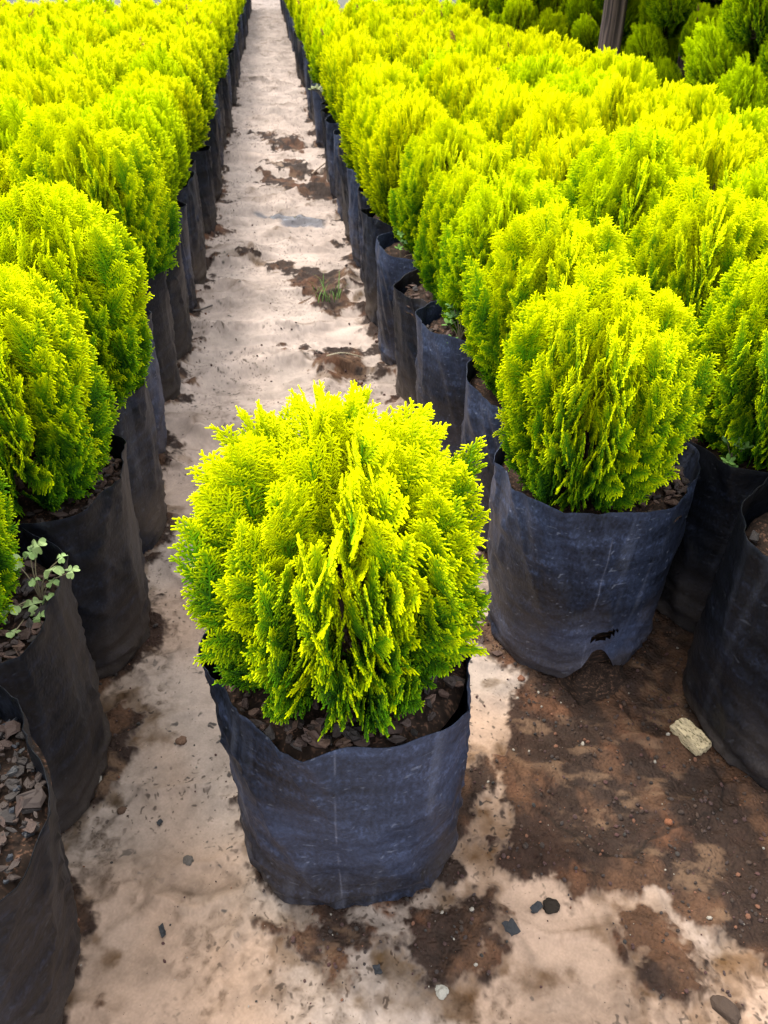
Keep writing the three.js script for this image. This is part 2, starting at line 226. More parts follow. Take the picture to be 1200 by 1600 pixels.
function bagGeo(o) {
  const { seed, rb = 0.165, rt = 0.18, H = 0.43, soil = 0.395, wob = 1, tear } = o, NT = 112, NY = 44, A = rng(seed), f = [A(), A(), A(), A(), A()].map((t) => t * 6.283), g0 = o.seam ?? A() * 6.283;
  const rimH = (t) => H + 0.009 * wob * Math.sin(t + f[0]) + 0.005 * wob * Math.sin(3 * t + f[1]) + 0.003 * Math.sin(7 * t + f[2]) + (o.lift ? o.lift(t) : 0) + 0.010 * wob * (Math.exp(-Math.pow(Math.sin((t - g0) / 2) / 0.10, 2)));
  const rad = (t, y, h) => {
    const v = clamp(y / h), ct = Math.cos(t), sn = Math.sin(t);
    let r = lerp(rb, rt, Math.pow(v, 1.15)) + 0.006 * Math.sin(v * 3.14);
    r += (o.oval ?? 0) * Math.cos(2 * t) * (1 - 0.7 * v); r *= 1 + (o.square ?? 0.35) * (1 - v) * (Math.pow(Math.pow(Math.abs(ct), 3) + Math.pow(Math.abs(sn), 3), -1 / 3) - 1.04); if (tear) r += 0.012 * Math.exp(-Math.pow((t - 1.55) / 0.28, 2)) * Math.pow(1 - v, 5); r += wob * (0.006 * Math.cos(2 * t + f[0]) + 0.0035 * Math.cos(3 * t + f[1]) * (0.4 + v));
    r += wob * 0.006 * Math.pow(v, 5) * Math.sin(5 * t + f[3]) + wob * 0.004 * Math.pow(v, 8) * Math.sin(11 * t + f[4]);
    const sag = 1 - Math.abs(2 * fbm(ct * 1.3 + 3 + f[0], sn * 1.3 + v * 11 + f[1], seed, 3) - 1); r += 0.009 * wob * Math.pow(1 - v, 1.5) * (Math.pow(sag, 5) - 0.3);
    const crease = 1 - Math.abs(2 * fbm(ct * 2.6 + v * 2.2 + f[2], sn * 2.6 + v * 1.2, seed + 9, 3) - 1); r += 0.008 * wob * (Math.pow(crease, 8) - 0.2);
    r += 0.0035 * Math.exp(-Math.pow((v - 0.13 - 0.02 * Math.sin(3 * t + f[2])) / 0.02, 2)) - 0.003 * Math.exp(-Math.pow((v - 0.085 - 0.02 * Math.sin(3 * t + f[2])) / 0.02, 2));
    for (const s of [g0, g0 + 3.14]) { const d = Math.abs(Math.atan2(Math.sin(t - s), Math.cos(t - s))) * r; r += 0.003 * Math.exp(-Math.pow(d / 0.003, 2)) - 0.002 * Math.exp(-Math.pow((d - 0.012) / 0.008, 2)); }
    if (y < 0.03) r -= 0.012 * Math.pow(1 - y / 0.03, 2) + 0.006 * (1 - y / 0.03) * Math.sin(9 * t + f[3]);
    return r;
  };
  const P = [], U = [], I = [], rows = NY + 1 + 9 + 2;
  for (let j = 0; j < rows; j++) for (let i = 0; i <= NT; i++) {
    const t = (i % NT) / NT * 6.28318, h = rimH(t); let y, r;
    const y0 = tear ? tear(t) : 0;
    if (j <= NY) { y = y0 + (h - y0) * j / NY; r = rad(t, y, h); }
    else if (j <= NY + 9) { const q = (j - NY - 1) / 8; y = lerp(h - 0.0004, soil - 0.03, q); r = rad(t, y, h) - 0.0016; }
    else { y = 0.002; r = j === NY + 10 ? 0.001 : (rad(t, 0, h) - 0.001); if (tear) y = y0 > 0.002 ? 0.004 : 0.002; }
    P.push(r * Math.cos(t), y, r * Math.sin(t)); U.push(i / NT, y / 0.5);
  }
  const w = NT + 1, quad = (j, l) => { for (let i = 0; i < NT; i++) { const a = j * w + i, b = a + 1, c = l * w + i, d = c + 1; if (o.hole && j < NY && o.hole((i + 0.5) / NT * 6.28318, P[3 * a + 1])) continue; I.push(a, c, d, a, d, b); } };
  for (let j = 0; j < NY + 9; j++) quad(j, j + 1); quad(NY + 11, NY + 10);
  const g = new THREE.BufferGeometry(); g.setAttribute('position', new THREE.Float32BufferAttribute(P, 3)); g.setAttribute('uv', new THREE.Float32BufferAttribute(U, 2)); g.setIndex(I); g.computeVertexNormals();
  const n = g.attributes.normal.array; for (let j = 0; j < rows; j++) for (const c of [0, 1, 2]) { const a = (j * w) * 3 + c, b = (j * w + NT) * 3 + c, m = (n[a] + n[b]) / 2; n[a] = n[b] = m; }
  return g;
}
const soilTex = (() => { // dark potting mix
  const N = 512, D = new Uint8Array(N * N * 4); for (let j = 0, k = 0; j < N; j++) for (let i = 0; i < N; i++, k += 4) { const a = vn(i / 9, j / 9, 1), b = vn(i / 3.5, j / 3.5, 2), q = 0.5 + a * 0.8, p = sst(0.62, 0.75, b); D[k] = enc(lerp(0.020, 0.090, p * a) * q); D[k + 1] = enc(lerp(0.012, 0.047, p * a) * q); D[k + 2] = enc(lerp(0.008, 0.029, p * a) * q); D[k + 3] = 255; } const t = dataTex(N, N, D, true); t.wrapS = t.wrapT = THREE.RepeatWrapping; return t;
})();
const SOILM = new THREE.MeshPhysicalMaterial({ map: soilTex, bumpMap: soilTex, bumpScale: 0.006, roughness: 0.95, specularIntensity: 0.3 });
function soilGeo(seed, r, y) {
  const P = [0, y + 0.012, 0], U = [0.5, 0.5], I = [], NR = 16, NT = 64;
  for (let j = 1; j <= NR; j++) for (let i = 0; i < NT; i++) { const t = i / NT * 6.28318, q = r * j / NR, x = q * Math.cos(t), z = q * Math.sin(t); P.push(x, y + 0.012 * (1 - j / NR) + (fbm(x * 55 + seed, z * 55, seed, 3) - 0.5) * 0.022 - (j === NR ? 0.012 : 0), z); U.push(x / 0.35 + 0.5, z / 0.35 + 0.5); }
  for (let i = 0; i < NT; i++) I.push(0, 1 + (i + 1) % NT, 1 + i);
  for (let j = 0; j < NR - 1; j++) for (let i = 0; i < NT; i++) { const a = 1 + j * NT + i, b = 1 + j * NT + (i + 1) % NT, c = a + NT, d = b + NT; I.push(a, b, d, a, d, c); }
  const g = new THREE.BufferGeometry(); g.setAttribute('position', new THREE.Float32BufferAttribute(P, 3)); g.setAttribute('uv', new THREE.Float32BufferAttribute(U, 2)); g.setIndex(I); g.computeVertexNormals(); return g;
}
function chipGeo(seed, flat = 0.2) { // angular splinter of bark, broken along its layers
  const A = rng(seed), n = 7, P = [], I = [], R = [], T = []; for (let i = 0; i < n; i++) { R.push(0.55 + 0.6 * A()); T.push((i + 0.7 * (A() - 0.5)) / n * 6.283); }
  const asp = 0.4 + 0.35 * A(), ring = (y, s, sk) => { for (let i = 0; i < n; i++) P.push(Math.cos(T[i]) * R[i] * s + sk, y + (A() - 0.5) * flat * 0.9, Math.sin(T[i]) * R[i] * s * asp); };
  ring(-flat / 2, 0.9, 0.05); ring(flat * 0.3, 1, 0); ring(flat * 0.6, 0.62, -0.1); P.push(-0.1, flat * (0.5 + 0.4 * A()), 0, 0, -flat * 0.6, 0);
  for (let j = 0; j < 2; j++) for (let i = 0; i < n; i++) { const a = j * n + i, b = j * n + (i + 1) % n; I.push(a, a + n, b + n, a, b + n, b); }
  for (let i = 0; i < n; i++) { I.push(2 * n + i, 3 * n, 2 * n + (i + 1) % n); I.push(i, (i + 1) % n, 3 * n + 1); }
  const g = new THREE.BufferGeometry(); g.setAttribute('position', new THREE.Float32BufferAttribute(P, 3)); g.setIndex(I); const f = g.toNonIndexed(); f.computeVertexNormals(); return f;
}
const CHIPS = [1, 2, 3, 4, 5, 6, 7].map((s) => chipGeo(s * 31, 0.16 + 0.03 * s)), STONES = [8, 9, 10].map((s) => chipGeo(s * 31, 0.6));
const matte = (c, rough = 0.9) => new THREE.MeshStandardMaterial({ color: rgb(c), roughness: rough });
const BARK = [[0.038, 0.020, 0.0135], [0.026, 0.015, 0.0105], [0.054, 0.027, 0.017], [0.016, 0.0105, 0.008], [0.075, 0.040, 0.025]].map((c) => matte(c, 0.8)), GREYS = [[0.028, 0.030, 0.036], [0.055, 0.052, 0.05]].map((c) => matte(c));

// ------------------------------------------------------------------ foliage: twig < branchlet < spray < plume
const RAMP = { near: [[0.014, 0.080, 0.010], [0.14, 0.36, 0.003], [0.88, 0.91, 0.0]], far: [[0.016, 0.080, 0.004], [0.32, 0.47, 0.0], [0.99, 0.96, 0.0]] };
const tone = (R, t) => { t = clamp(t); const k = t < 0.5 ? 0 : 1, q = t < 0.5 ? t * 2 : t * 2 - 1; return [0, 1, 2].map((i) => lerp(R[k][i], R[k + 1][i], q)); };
const turn = (v, axis, a) => v.clone().applyAxisAngle(axis, a);
const DEAD = [[0.10, 0.05, 0.02], [0.30, 0.15, 0.04], [0.42, 0.22, 0.06]];
function spray(gb, A, o, dir, nrm, up, len, gold, L) {
  if (A() < 0.0025) L = { ...L, ramp: DEAD };
  const n = Math.max(3, Math.round(len / L.step)); let p = o.clone(), d = dir.clone();
  for (let i = 0; i < n; i++) {
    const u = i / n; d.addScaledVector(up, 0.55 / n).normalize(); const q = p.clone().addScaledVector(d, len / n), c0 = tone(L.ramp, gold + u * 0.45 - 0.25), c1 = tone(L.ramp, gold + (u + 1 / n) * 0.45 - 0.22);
    gb.twig(p, q, L.r * (1.15 - 0.3 * u), L.r * (1.1 - 0.3 * u), nrm, c0, c1, i === n - 1);
    for (const s of L.both ? [1, -1] : [i % 2 ? 1 : -1]) {
      const bl = len * (0.40 - 0.30 * u) * (0.75 + 0.5 * A()) + 0.004, bd = turn(d, nrm, s * (0.80 - 0.15 * u + (A() - 0.5) * 0.3)).addScaledVector(nrm, (A() - 0.5) * 0.20).normalize(), bs = p.clone().lerp(q, s > 0 ? 0.5 : 1);
      const bend = bd.clone().addScaledVector(d, 0.35).normalize(), m = bs.clone().addScaledVector(bd, bl * 0.5), e = m.clone().addScaledVector(bend, bl * 0.5);
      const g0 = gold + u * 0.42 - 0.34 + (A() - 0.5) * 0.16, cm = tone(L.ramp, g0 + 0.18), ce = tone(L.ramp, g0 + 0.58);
      if (L.forks) {
        gb.twig(bs, m, L.r * 0.95, L.r * 0.92, nrm, tone(L.ramp, g0), cm, false); gb.twig(m, e, L.r * 0.92, L.r * 0.80, nrm, cm, ce);
        const k = Math.min(5, Math.floor(bl / L.fstep));
        for (let j = 0; j < k; j++) { const v = (j + 0.6) / (k + 0.3), fl = (0.0065 + 0.005 * A()) * (1.15 - 0.45 * v), sg = j % 2 ? 1 : -1, fp = v < 0.5 ? bs.clone().lerp(m, v * 2) : m.clone().lerp(e, v * 2 - 1), fd = turn(v < 0.5 ? bd : bend, nrm, sg * (0.62 + 0.2 * A())).addScaledVector(nrm, (A() - 0.5) * 0.25).normalize(); gb.twig(fp, fp.clone().addScaledVector(fd, fl), L.r * 0.85, L.r * 0.78, nrm, tone(L.ramp, g0 + 0.05 + 0.25 * v), tone(L.ramp, g0 + 0.36 + 0.28 * v)); }
      } else gb.twig(bs, e, L.r * 1.05, L.r * 0.8, nrm, tone(L.ramp, g0), ce);
    }
    p = q;
  }
}
// a plume lies in the radial plane: x outwards, y up
const EGG = { a: 0.176, c: 0.185, up: 0.235, dn: 0.20 }; // the crown's outline: half width, widest height, height above and below it
const eggAt = (deg, k) => { const t = deg * Math.PI / 180; return [EGG.a * Math.cos(t) * k, EGG.c + (t > 0 ? EGG.up : EGG.dn) * Math.sin(t) * k]; };
const inEgg = (p) => { const r = Math.hypot(p.x, p.z) / EGG.a, up = p.y > EGG.c, h = Math.abs(p.y - EGG.c) / (up ? EGG.up : EGG.dn), e = up ? 2.15 : 3; return Math.pow(r, e) + Math.pow(h, e); };
const toEgg = (o, d) => { let a = 0, b = 0.14; for (let i = 0; i < 9; i++) { const m = (a + b) / 2; if (inEgg(o.clone().addScaledVector(d, m)) < 1) a = m; else b = m; } return a; };
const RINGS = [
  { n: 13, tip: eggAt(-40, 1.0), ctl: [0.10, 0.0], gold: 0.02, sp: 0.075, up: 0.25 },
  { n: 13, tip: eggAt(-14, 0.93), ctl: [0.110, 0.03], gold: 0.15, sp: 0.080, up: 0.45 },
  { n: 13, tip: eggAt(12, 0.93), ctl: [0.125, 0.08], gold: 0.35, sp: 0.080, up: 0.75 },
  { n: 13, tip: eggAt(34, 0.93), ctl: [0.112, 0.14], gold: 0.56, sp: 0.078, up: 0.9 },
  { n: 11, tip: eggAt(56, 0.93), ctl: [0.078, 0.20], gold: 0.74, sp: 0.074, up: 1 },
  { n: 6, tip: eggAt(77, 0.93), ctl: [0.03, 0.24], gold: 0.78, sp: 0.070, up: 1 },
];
function plumeGeo(ring, seed, L) {
  const A = rng(seed), gb = new GB(), R = RINGS[ring], Z = V(0, 0, 1);
  const j = () => (A() - 0.5) * 0.03, p0 = V(0.012, 0.0 + ring * 0.018, 0), p1 = V(R.ctl[0] + j(), R.ctl[1] + j(), j()), p2 = V(R.tip[0] + j() * 0.7, R.tip[1] + j() * 1.2, j() * 1.3);
  const at = (t) => V().addScaledVector(p0, (1 - t) * (1 - t)).addScaledVector(p1, 2 * t * (1 - t)).addScaledVector(p2, t * t), tan = (t) => V().addScaledVector(V().subVectors(p1, p0), 1 - t).addScaledVector(V().subVectors(p2, p1), t).normalize();
  const M = 6, wood = [0.10, 0.065, 0.035]; for (let i = 0; i < M; i++) gb.twig(at(i / M), at((i + 1) / M), lerp(0.0034, L.r, i / M), lerp(0.0034, L.r, (i + 1) / M), Z, i < 4 ? wood : tone(L.ramp, 0.3), i < 3 ? wood : tone(L.ramp, 0.4), false);
  const N = L.sprays;
  for (let i = 0; i <= N; i++) {
    const t = lerp(0.30, 0.97, Math.pow(i / N, 0.85)), T = tan(t), s = i % 2 ? 1 : -1, up = V(T.x * (1 - R.up), T.y * (1 - R.up) + R.up, 0).normalize();
    const open = i === N ? 0 : s * (0.80 - 0.35 * t + (A() - 0.5) * 0.25), out = (A() - 0.5) * 0.9, d = turn(T, Z, open).addScaledVector(Z, out).normalize();
    let nrm = Z.clone().addScaledVector(d, -d.z).normalize(); nrm = turn(nrm, d, (A() - 0.5) * 0.9);
    spray(gb, A, at(t), d, nrm, T.clone().lerp(up, 0.5), Math.max(0.012, Math.min(R.sp * (0.7 + 0.5 * A()), toEgg(at(t), d) * (0.80 + 0.36 * A()) + 0.004)), R.gold + 0.22 * (t - 0.6) + (A() - 0.5) * 0.1, L);
  }
  return gb.geo();
}
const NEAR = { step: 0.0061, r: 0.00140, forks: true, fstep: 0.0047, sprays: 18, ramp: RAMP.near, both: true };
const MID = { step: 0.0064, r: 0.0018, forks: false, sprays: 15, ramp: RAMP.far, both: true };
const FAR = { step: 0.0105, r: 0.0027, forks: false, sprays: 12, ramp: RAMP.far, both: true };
const leafM = () => new THREE.MeshPhysicalMaterial({ vertexColors: true, roughness: 1, specularIntensity: 0.04, transmission: 0.3, thickness: 0, side: THREE.DoubleSide });
const LEAF = leafM(), LEAF2 = leafM(), LEAF3 = leafM(), LEAF4 = leafM(); LEAF2.color.setRGB(0.95, 1.0, 1); LEAF3.color.setRGB(0.97, 1.0, 1); LEAF4.color.setRGB(0.86, 0.97, 1); const LEAVES = [LEAF, LEAF2, LEAF3, LEAF4];
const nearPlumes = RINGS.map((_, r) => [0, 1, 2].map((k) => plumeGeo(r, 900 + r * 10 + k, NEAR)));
const placePlumes = (seed, put) => { const A = rng(seed); RINGS.forEach((R, r) => { const o = A() * 6.28; for (let i = 0; i < R.n; i++) { const s = 0.90 + 0.18 * A(); put(r, Math.floor(A() * 3), o + (i + (A() - 0.5) * 0.7) / R.n * 6.283, V(s * (0.95 + 0.1 * A()), s, s * (A() < 0.5 ? -1 : 1))); } }); };
function mergedCrown(seed, L) {
  const lib = RINGS.map((_, r) => [0, 1, 2].map((k) => plumeGeo(r, seed * 7 + r * 10 + k, L))), parts = [];
  placePlumes(seed, (r, k, a, s) => { const g = lib[r][k].clone(), m = new THREE.Matrix4().compose(V(0, 0, 0), new THREE.Quaternion().setFromAxisAngle(V(0, 1, 0), a), V(s.x, s.y, Math.abs(s.z))); g.applyMatrix4(m); parts.push(g); });
  return mergeGeometries(parts);
}
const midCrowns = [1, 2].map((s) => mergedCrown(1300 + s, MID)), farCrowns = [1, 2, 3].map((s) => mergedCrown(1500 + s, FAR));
const WOOD = matte([0.11, 0.07, 0.045]);
const stemGeo = (() => { const g = []; const tube = (pts, a, b) => { const c = new THREE.CatmullRomCurve3(pts.map((p) => V(...p))), t = new THREE.TubeGeometry(c, 10, 1, 7), q = t.attributes.position; for (let i = 0; i <= 10; i++) { const o = c.getPointAt(i / 10), r = lerp(a, b, i / 10); for (let k = 0; k <= 7; k++) { const n = i * 8 + k; q.setXYZ(n, o.x + (q.getX(n) - o.x) * r, o.y + (q.getY(n) - o.y) * r, o.z + (q.getZ(n) - o.z) * r); } } t.computeVertexNormals(); g.push(t); };
  tube([[0, -0.03, 0], [0.006, 0.08, 0.003], [0, 0.2, -0.004], [0.004, 0.34, 0]], 0.011, 0.003); tube([[0, 0.02, 0], [0.03, 0.1, 0.02], [0.05, 0.22, 0.03]], 0.007, 0.002); tube([[0, 0.03, 0], [-0.03, 0.12, 0.01], [-0.045, 0.24, 0.02]], 0.006, 0.002); tube([[0, 0.015, 0], [0.005, 0.09, -0.035], [0.01, 0.2, -0.055]], 0.006, 0.002); return mergeGeometries(g); })();

// ------------------------------------------------------------------ potted conifers
const GROUP = 'golden conifers in black grow bags';
function chipsOn(soil, A, n, r0, r1, y, arc, stones = 0.05) {
  for (let i = 0; i < n; i++) {
    const t = arc[0] + (arc[1] - arc[0]) * A(), r = Math.sqrt(lerp(r0 * r0, r1 * r1, A())), big = A() < 0.3 ? 1.5 : 1, s = (0.0055 + 0.0080 * A()) * big, gy = A() < stones;
    const c = mesh('bark_chip', gy ? STONES[i % 3] : CHIPS[i % 7], gy ? GREYS[i % 2] : BARK[Math.floor(A() * 5)], soil);
    c.scale.setScalar(s); c.position.set(r * Math.cos(t), y + 0.006 + 0.012 * (1 - r / 0.17) + A() * 0.010, r * Math.sin(t)); c.rotation.set((A() - 0.5) * 0.9, A() * 6.28, (A() - 0.5) * 0.9);
    if (gy) c.name = 'pebble';
  }
}
function nearCrown(parent, seed, y, mat, sc, tune) {
  const crown = new THREE.Group(); crown.name = 'crown'; crown.position.y = y; crown.scale.set(...sc); parent.add(crown);
  placePlumes(seed, (r, k, a, s) => { if (tune) tune(r, a, s); const m = mesh('branch', nearPlumes[r][k], mat, crown); m.rotation.y = a; m.scale.set(s.x, s.y, Math.abs(s.z)); });
  return crown;
}
const plain = (p, y, mat, sc, i) => { const c = mesh('crown', midCrowns[i % 2], mat, p); c.position.y = y; c.scale.set(...sc); c.rotation.y = i * 2.1; return c; };
function potted(o) {
  const t = thing('potted_conifer', o.label, 'potted shrub', [o.x, 0, o.z], 0, o.group ?? GROUP), soilY = o.soil ?? 0.395;
  mesh('bag', bagGeo({ soil: soilY, ...o.bag }), BAGM[o.mat], t);
  const s = mesh('potting_soil', soilGeo(o.bag.seed, (o.bag.rt ?? 0.18) - 0.009, soilY), SOILM, t);
  if (o.chips) o.chips(s, rng(o.bag.seed + 5), soilY);
  const st = mesh('stem', stemGeo, WOOD, t); st.position.y = soilY; st.scale.y = 0.78; st.rotation.y = o.bag.seed;
  const c = (o.merged ? plain : nearCrown)(...(o.merged ? [t, soilY + 0.005, o.leaf ?? LEAF, o.scale ?? [1, 1, 1], o.bag.seed] : [t, o.bag.seed + 3, soilY + 0.005, o.leaf ?? LEAF, o.scale ?? [1, 1, 1], o.tune])); c.position.x = o.dx ?? 0; c.position.z = o.dz ?? 0; if (o.group !== null) { c.rotation.x = 0.12 * (hsh(o.bag.seed, 1, 9) - 0.5); c.rotation.z = 0.12 * (hsh(o.bag.seed, 2, 9) - 0.5); }
  return t;
}
const front = (t) => Math.exp(-Math.pow(Math.sin((t - 1.57) / 2) / 0.5, 2));
const ring = (r0, r1, a, b, n, st) => (s, A, y) => chipsOn(s, A, n, r0, r1, y, [a, b], st);
const tornArch = (t) => 0.10 * Math.exp(-Math.pow(Math.sin((t - 1.55) / 2) / 0.14, 2));
const NEARBAGS = [
  { x: 0.038, z: -0.748, mat: 'hero', label: 'golden conifer in blue-black grow bag standing alone in the middle of the path', bag: { seed: 11, rb: 0.166, rt: 0.182, H: 0.43, wob: 1.1, oval: 0.008, square: 1.0, seam: 2.45, lift: (t) => -0.004 * Math.sin(t) }, group: null,
    chips: (s, A, y) => { chipsOn(s, A, 170, 0.07, 0.168, y, [1.7, 3.9], 0); chipsOn(s, A, 130, 0.07, 0.168, y, [-0.7, 1.7], 0); }, scale: [1.04, 0.90, 1.04], tune: (r, a, s) => { if (r >= 3 && r < 5) { s.x *= 1.08; s.z *= 1.08; } if (r >= 4) s.y = Math.min(s.y, 1.0); }, dx: 0.002 },
  { x: 0.54, z: -1.14, mat: 'blue', label: 'golden conifer in the torn grow bag with soil spilling from its base', bag: { seed: 23, rb: 0.160, rt: 0.182, H: 0.43, seam: 1.72, tear: tornArch, hole: (t, y) => Math.pow((t - 1.52) / 0.15, 2) + Math.pow((y - 0.138) / 0.014, 2) < 1 }, chips: ring(0.1, 0.165, -0.6, 1.8, 60, 0), scale: [0.93, 0.88, 0.93], tune: (r, a, s) => { if (r <= 1) { s.x *= 0.86; s.z *= 0.86; } }, dx: -0.035, dz: 0.025 },
  { x: -0.535, z: -0.55, mat: 'dark', label: 'grow bag in the bottom left corner with grey pebbles and bark on its soil', bag: { seed: 31, rb: 0.160, rt: 0.216, H: 0.425, seam: -0.45 }, soil: 0.375, chips: (s, A, y) => { chipsOn(s, A, 290, 0.08, 0.2, y, [-1.1, 1.2], 0.1); for (const c of s.children) { c.scale.multiplyScalar(0.4 + 0.6 * A()); if (c.name === 'bark_chip') c.material = BARK[[1, 3, 3, 0, 1][Math.floor(A() * 5)]]; } }, scale: [0.72, 0.9, 0.72], dx: -0.07 },
  { x: -0.55, z: -0.895, mat: 'dark', label: 'golden conifer in grow bag with clover weed growing over its rim', bag: { seed: 37, rb: 0.163, rt: 0.186, H: 0.43, seam: 0.1 }, soil: 0.38, chips: ring(0.1, 0.172, -1.0, 1.4, 120, 0.03), scale: [0.9, 0.95, 0.9], dx: -0.03 },
  { x: -0.52, z: -1.245, mat: 'dark', label: 'golden conifer in wide-mouthed dark bag just behind the clover weed bag', bag: { seed: 41, rb: 0.163, rt: 0.194, H: 0.435, seam: -0.15 }, soil: 0.38, chips: ring(0.1, 0.18, -1.2, 1.2, 80, 0.03), dx: 0.0, scale: [1.08, 0.96, 1.08] },
  { x: -0.525, z: -1.585, mat: 'grey', label: 'golden conifer in grow bag, fourth bag up the left edge of path', bag: { seed: 43, rb: 0.165, rt: 0.186 }, scale: [1.08, 0.98, 1.08], leaf: LEAF3, dx: 0.025 },
  { x: -0.545, z: -1.945, mat: 'blue', label: 'golden conifer in grow bag, fifth bag up the left edge of path', bag: { seed: 47, rb: 0.165, rt: 0.178 }, scale: [0.88, 0.80, 0.88], dx: -0.03 },
  { x: -0.55, z: -2.30, mat: 'dark', label: 'golden conifer in grow bag, sixth bag up the left edge of path', bag: { seed: 53 }, scale: [1.1, 1.04, 1.1], dx: 0.03 },
  { x: -0.525, z: -2.64, mat: 'dark', label: 'golden conifer in grow bag, seventh bag up the left edge of path', bag: { seed: 59, rt: 0.184 }, scale: [0.84, 0.80, 0.84], dx: -0.03 },
  { x: 0.55, z: -1.495, mat: 'blue', label: 'golden conifer in grow bag directly behind the torn grow bag', bag: { seed: 61, rb: 0.16, rt: 0.18 }, scale: [0.95, 0.88, 0.95] },
  { x: 0.515, z: -1.83, mat: 'blue', label: 'golden conifer in grow bag with bushy green weed on its soil', bag: { seed: 67, rb: 0.165, rt: 0.184 }, soil: 0.385, chips: ring(0.1, 0.17, 1.5, 4.2, 30, 0), scale: [0.92, 0.86, 0.92], dx: 0.03, leaf: LEAF2 },
  { x: 0.485, z: -2.14, mat: 'grey', label: 'golden conifer in low grey grow bag with bare soil showing at its rim', bag: { seed: 71, rb: 0.16, rt: 0.176, H: 0.39 }, soil: 0.36, chips: ring(0.08, 0.16, 1.5, 4.2, 40, 0), dx: 0.045, scale: [0.93, 0.92, 0.93] },
  { x: 0.465, z: -2.49, mat: 'blue', label: 'golden conifer in grow bag with a thin seedling beside its stem', bag: { seed: 73, rb: 0.158, rt: 0.176, H: 0.41 }, soil: 0.375, dx: 0.055, scale: [0.94, 0.9, 0.94] },
  { x: 0.925, z: -1.20, mat: 'dark', label: 'golden conifer in grow bag just behind the bag beside the cream brick piece', bag: { seed: 79, rb: 0.168, rt: 0.182, seam: 1.9 }, scale: [0.98, 0.9, 0.98], leaf: LEAF3 },
  { x: 0.885, z: -0.835, mat: 'dark', label: 'dark grow bag cut by the photo edge beside the cream brick piece', bag: { seed: 83, rb: 0.186, rt: 0.192, H: 0.445, seam: 2.7 }, scale: [0.78, 0.95, 0.78], dx: 0.05, chips: ring(0.1, 0.17, 1.5, 4.5, 20, 0) },
  { x: 0.90, z: -1.56, mat: 'blue', label: 'golden conifer, third from the front of the second row right of path', bag: { seed: 89 }, scale: [0.96, 0.92, 0.96] },
  { x: 0.87, z: -1.91, mat: 'dark', label: 'golden conifer, fourth from the front of the second row right of path', bag: { seed: 97 }, leaf: LEAF2, scale: [1.02, 1.0, 1.02] },
  { x: 1.25, z: -1.52, mat: 'dark', label: 'golden conifer nearest the camera in the third row right of path', merged: true, bag: { seed: 103 }, scale: [1, 0.9, 1] },
  { x: 1.23, z: -1.88, mat: 'dark', label: 'golden conifer, second from the front of the third row right of path', merged: true, bag: { seed: 107 }, scale: [0.96, 0.86, 0.96], leaf: LEAF4 },
  { x: -0.89, z: -1.42, mat: 'dark', label: 'golden conifer nearest the camera in the second row left of path', merged: true, bag: { seed: 109 } },
  { x: -0.88, z: -1.78, mat: 'dark', label: 'golden conifer, second from the front of the second row left of path', merged: true, bag: { seed: 113 }, scale: [1, 1.04, 1] },
];
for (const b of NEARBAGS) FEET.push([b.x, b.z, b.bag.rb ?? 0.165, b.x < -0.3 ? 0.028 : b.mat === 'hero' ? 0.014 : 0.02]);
// the rest of the two blocks, row by row, as far as the photograph shows them
const REST = [];
{
  const A = rng(77), fr = new THREE.Frustum(); camera.updateMatrixWorld(); camera.aspect = 0.75; camera.updateProjectionMatrix();
  fr.setFromProjectionMatrix(new THREE.Matrix4().multiplyMatrices(camera.projectionMatrix, camera.matrixWorldInverse));
  const seen = (x, z) => fr.intersectsSphere(new THREE.Sphere(V(x, 0.55, z), 0.36));
  const line = (x, z0, z1, side, k, first) => { let n = first; for (let z = z0; z > z1; z -= 0.35) { const px = x + (A() - 0.5) * 0.05, pz = z + (A() - 0.5) * 0.05; if (seen(px, pz)) REST.push({ x: px, z: pz, side, k, n: n++ }); } };
  line(-0.535, -2.99, -22, 'left', 1, 8); line(0.465, -2.84, -22, 'right', 1, 6);
  line(-0.885, -2.13, -10.6, 'left', 2, 3); for (let k = 3; k <= 7; k++) line(-0.54 - 0.348 * (k - 1), -1.25 - (k % 2) * 0.17, -9.6, 'left', k, 1);
  line(0.875, -2.26, -9.6, 'right', 2, 5); line(1.22, -2.23, -9.6, 'right', 3, 3); line(1.55, -1.6, -9.6, 'right', 4, 1);
}
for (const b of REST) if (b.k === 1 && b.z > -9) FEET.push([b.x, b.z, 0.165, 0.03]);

// the setting
const nearSheet = sheet('path', 360, 380, (u) => lerp(-0.85, 1.45, u), (v) => lerp(-1.9, 0.4, v), 2048, 2048);
const zf = (v) => -1.9 * Math.pow(60 / 1.9, 1 - v);
sheet('path_far', 110, 640, (u) => lerp(-0.75, 0.75, u), (v) => zf(v), 768, 2048);
{
  const N = 512, D = new Uint8Array(N * N * 4); for (let j = 0, k = 0; j < N; j++) for (let i = 0; i < N; i++, k += 4) { const w = (a) => Math.min(a, N - a), q = fbm(w(i) / 40, w(j) / 40, 9, 5), s = sst(0.4, 0.65, q); D[k] = enc(lerp(0.02, 0.075, s)); D[k + 1] = enc(lerp(0.02, 0.07, s)); D[k + 2] = enc(lerp(0.012, 0.04, s)); D[k + 3] = 255; }
  const t = dataTex(N, N, D, true); t.wrapS = t.wrapT = THREE.RepeatWrapping; t.repeat.set(120, 120);
  const g = new THREE.PlaneGeometry(240, 240); g.rotateX(-Math.PI / 2); const o = mesh('ground', g, new THREE.MeshStandardMaterial({ map: t, roughness: 0.95 })); o.position.y = -0.035; o.userData.kind = 'structure';
}

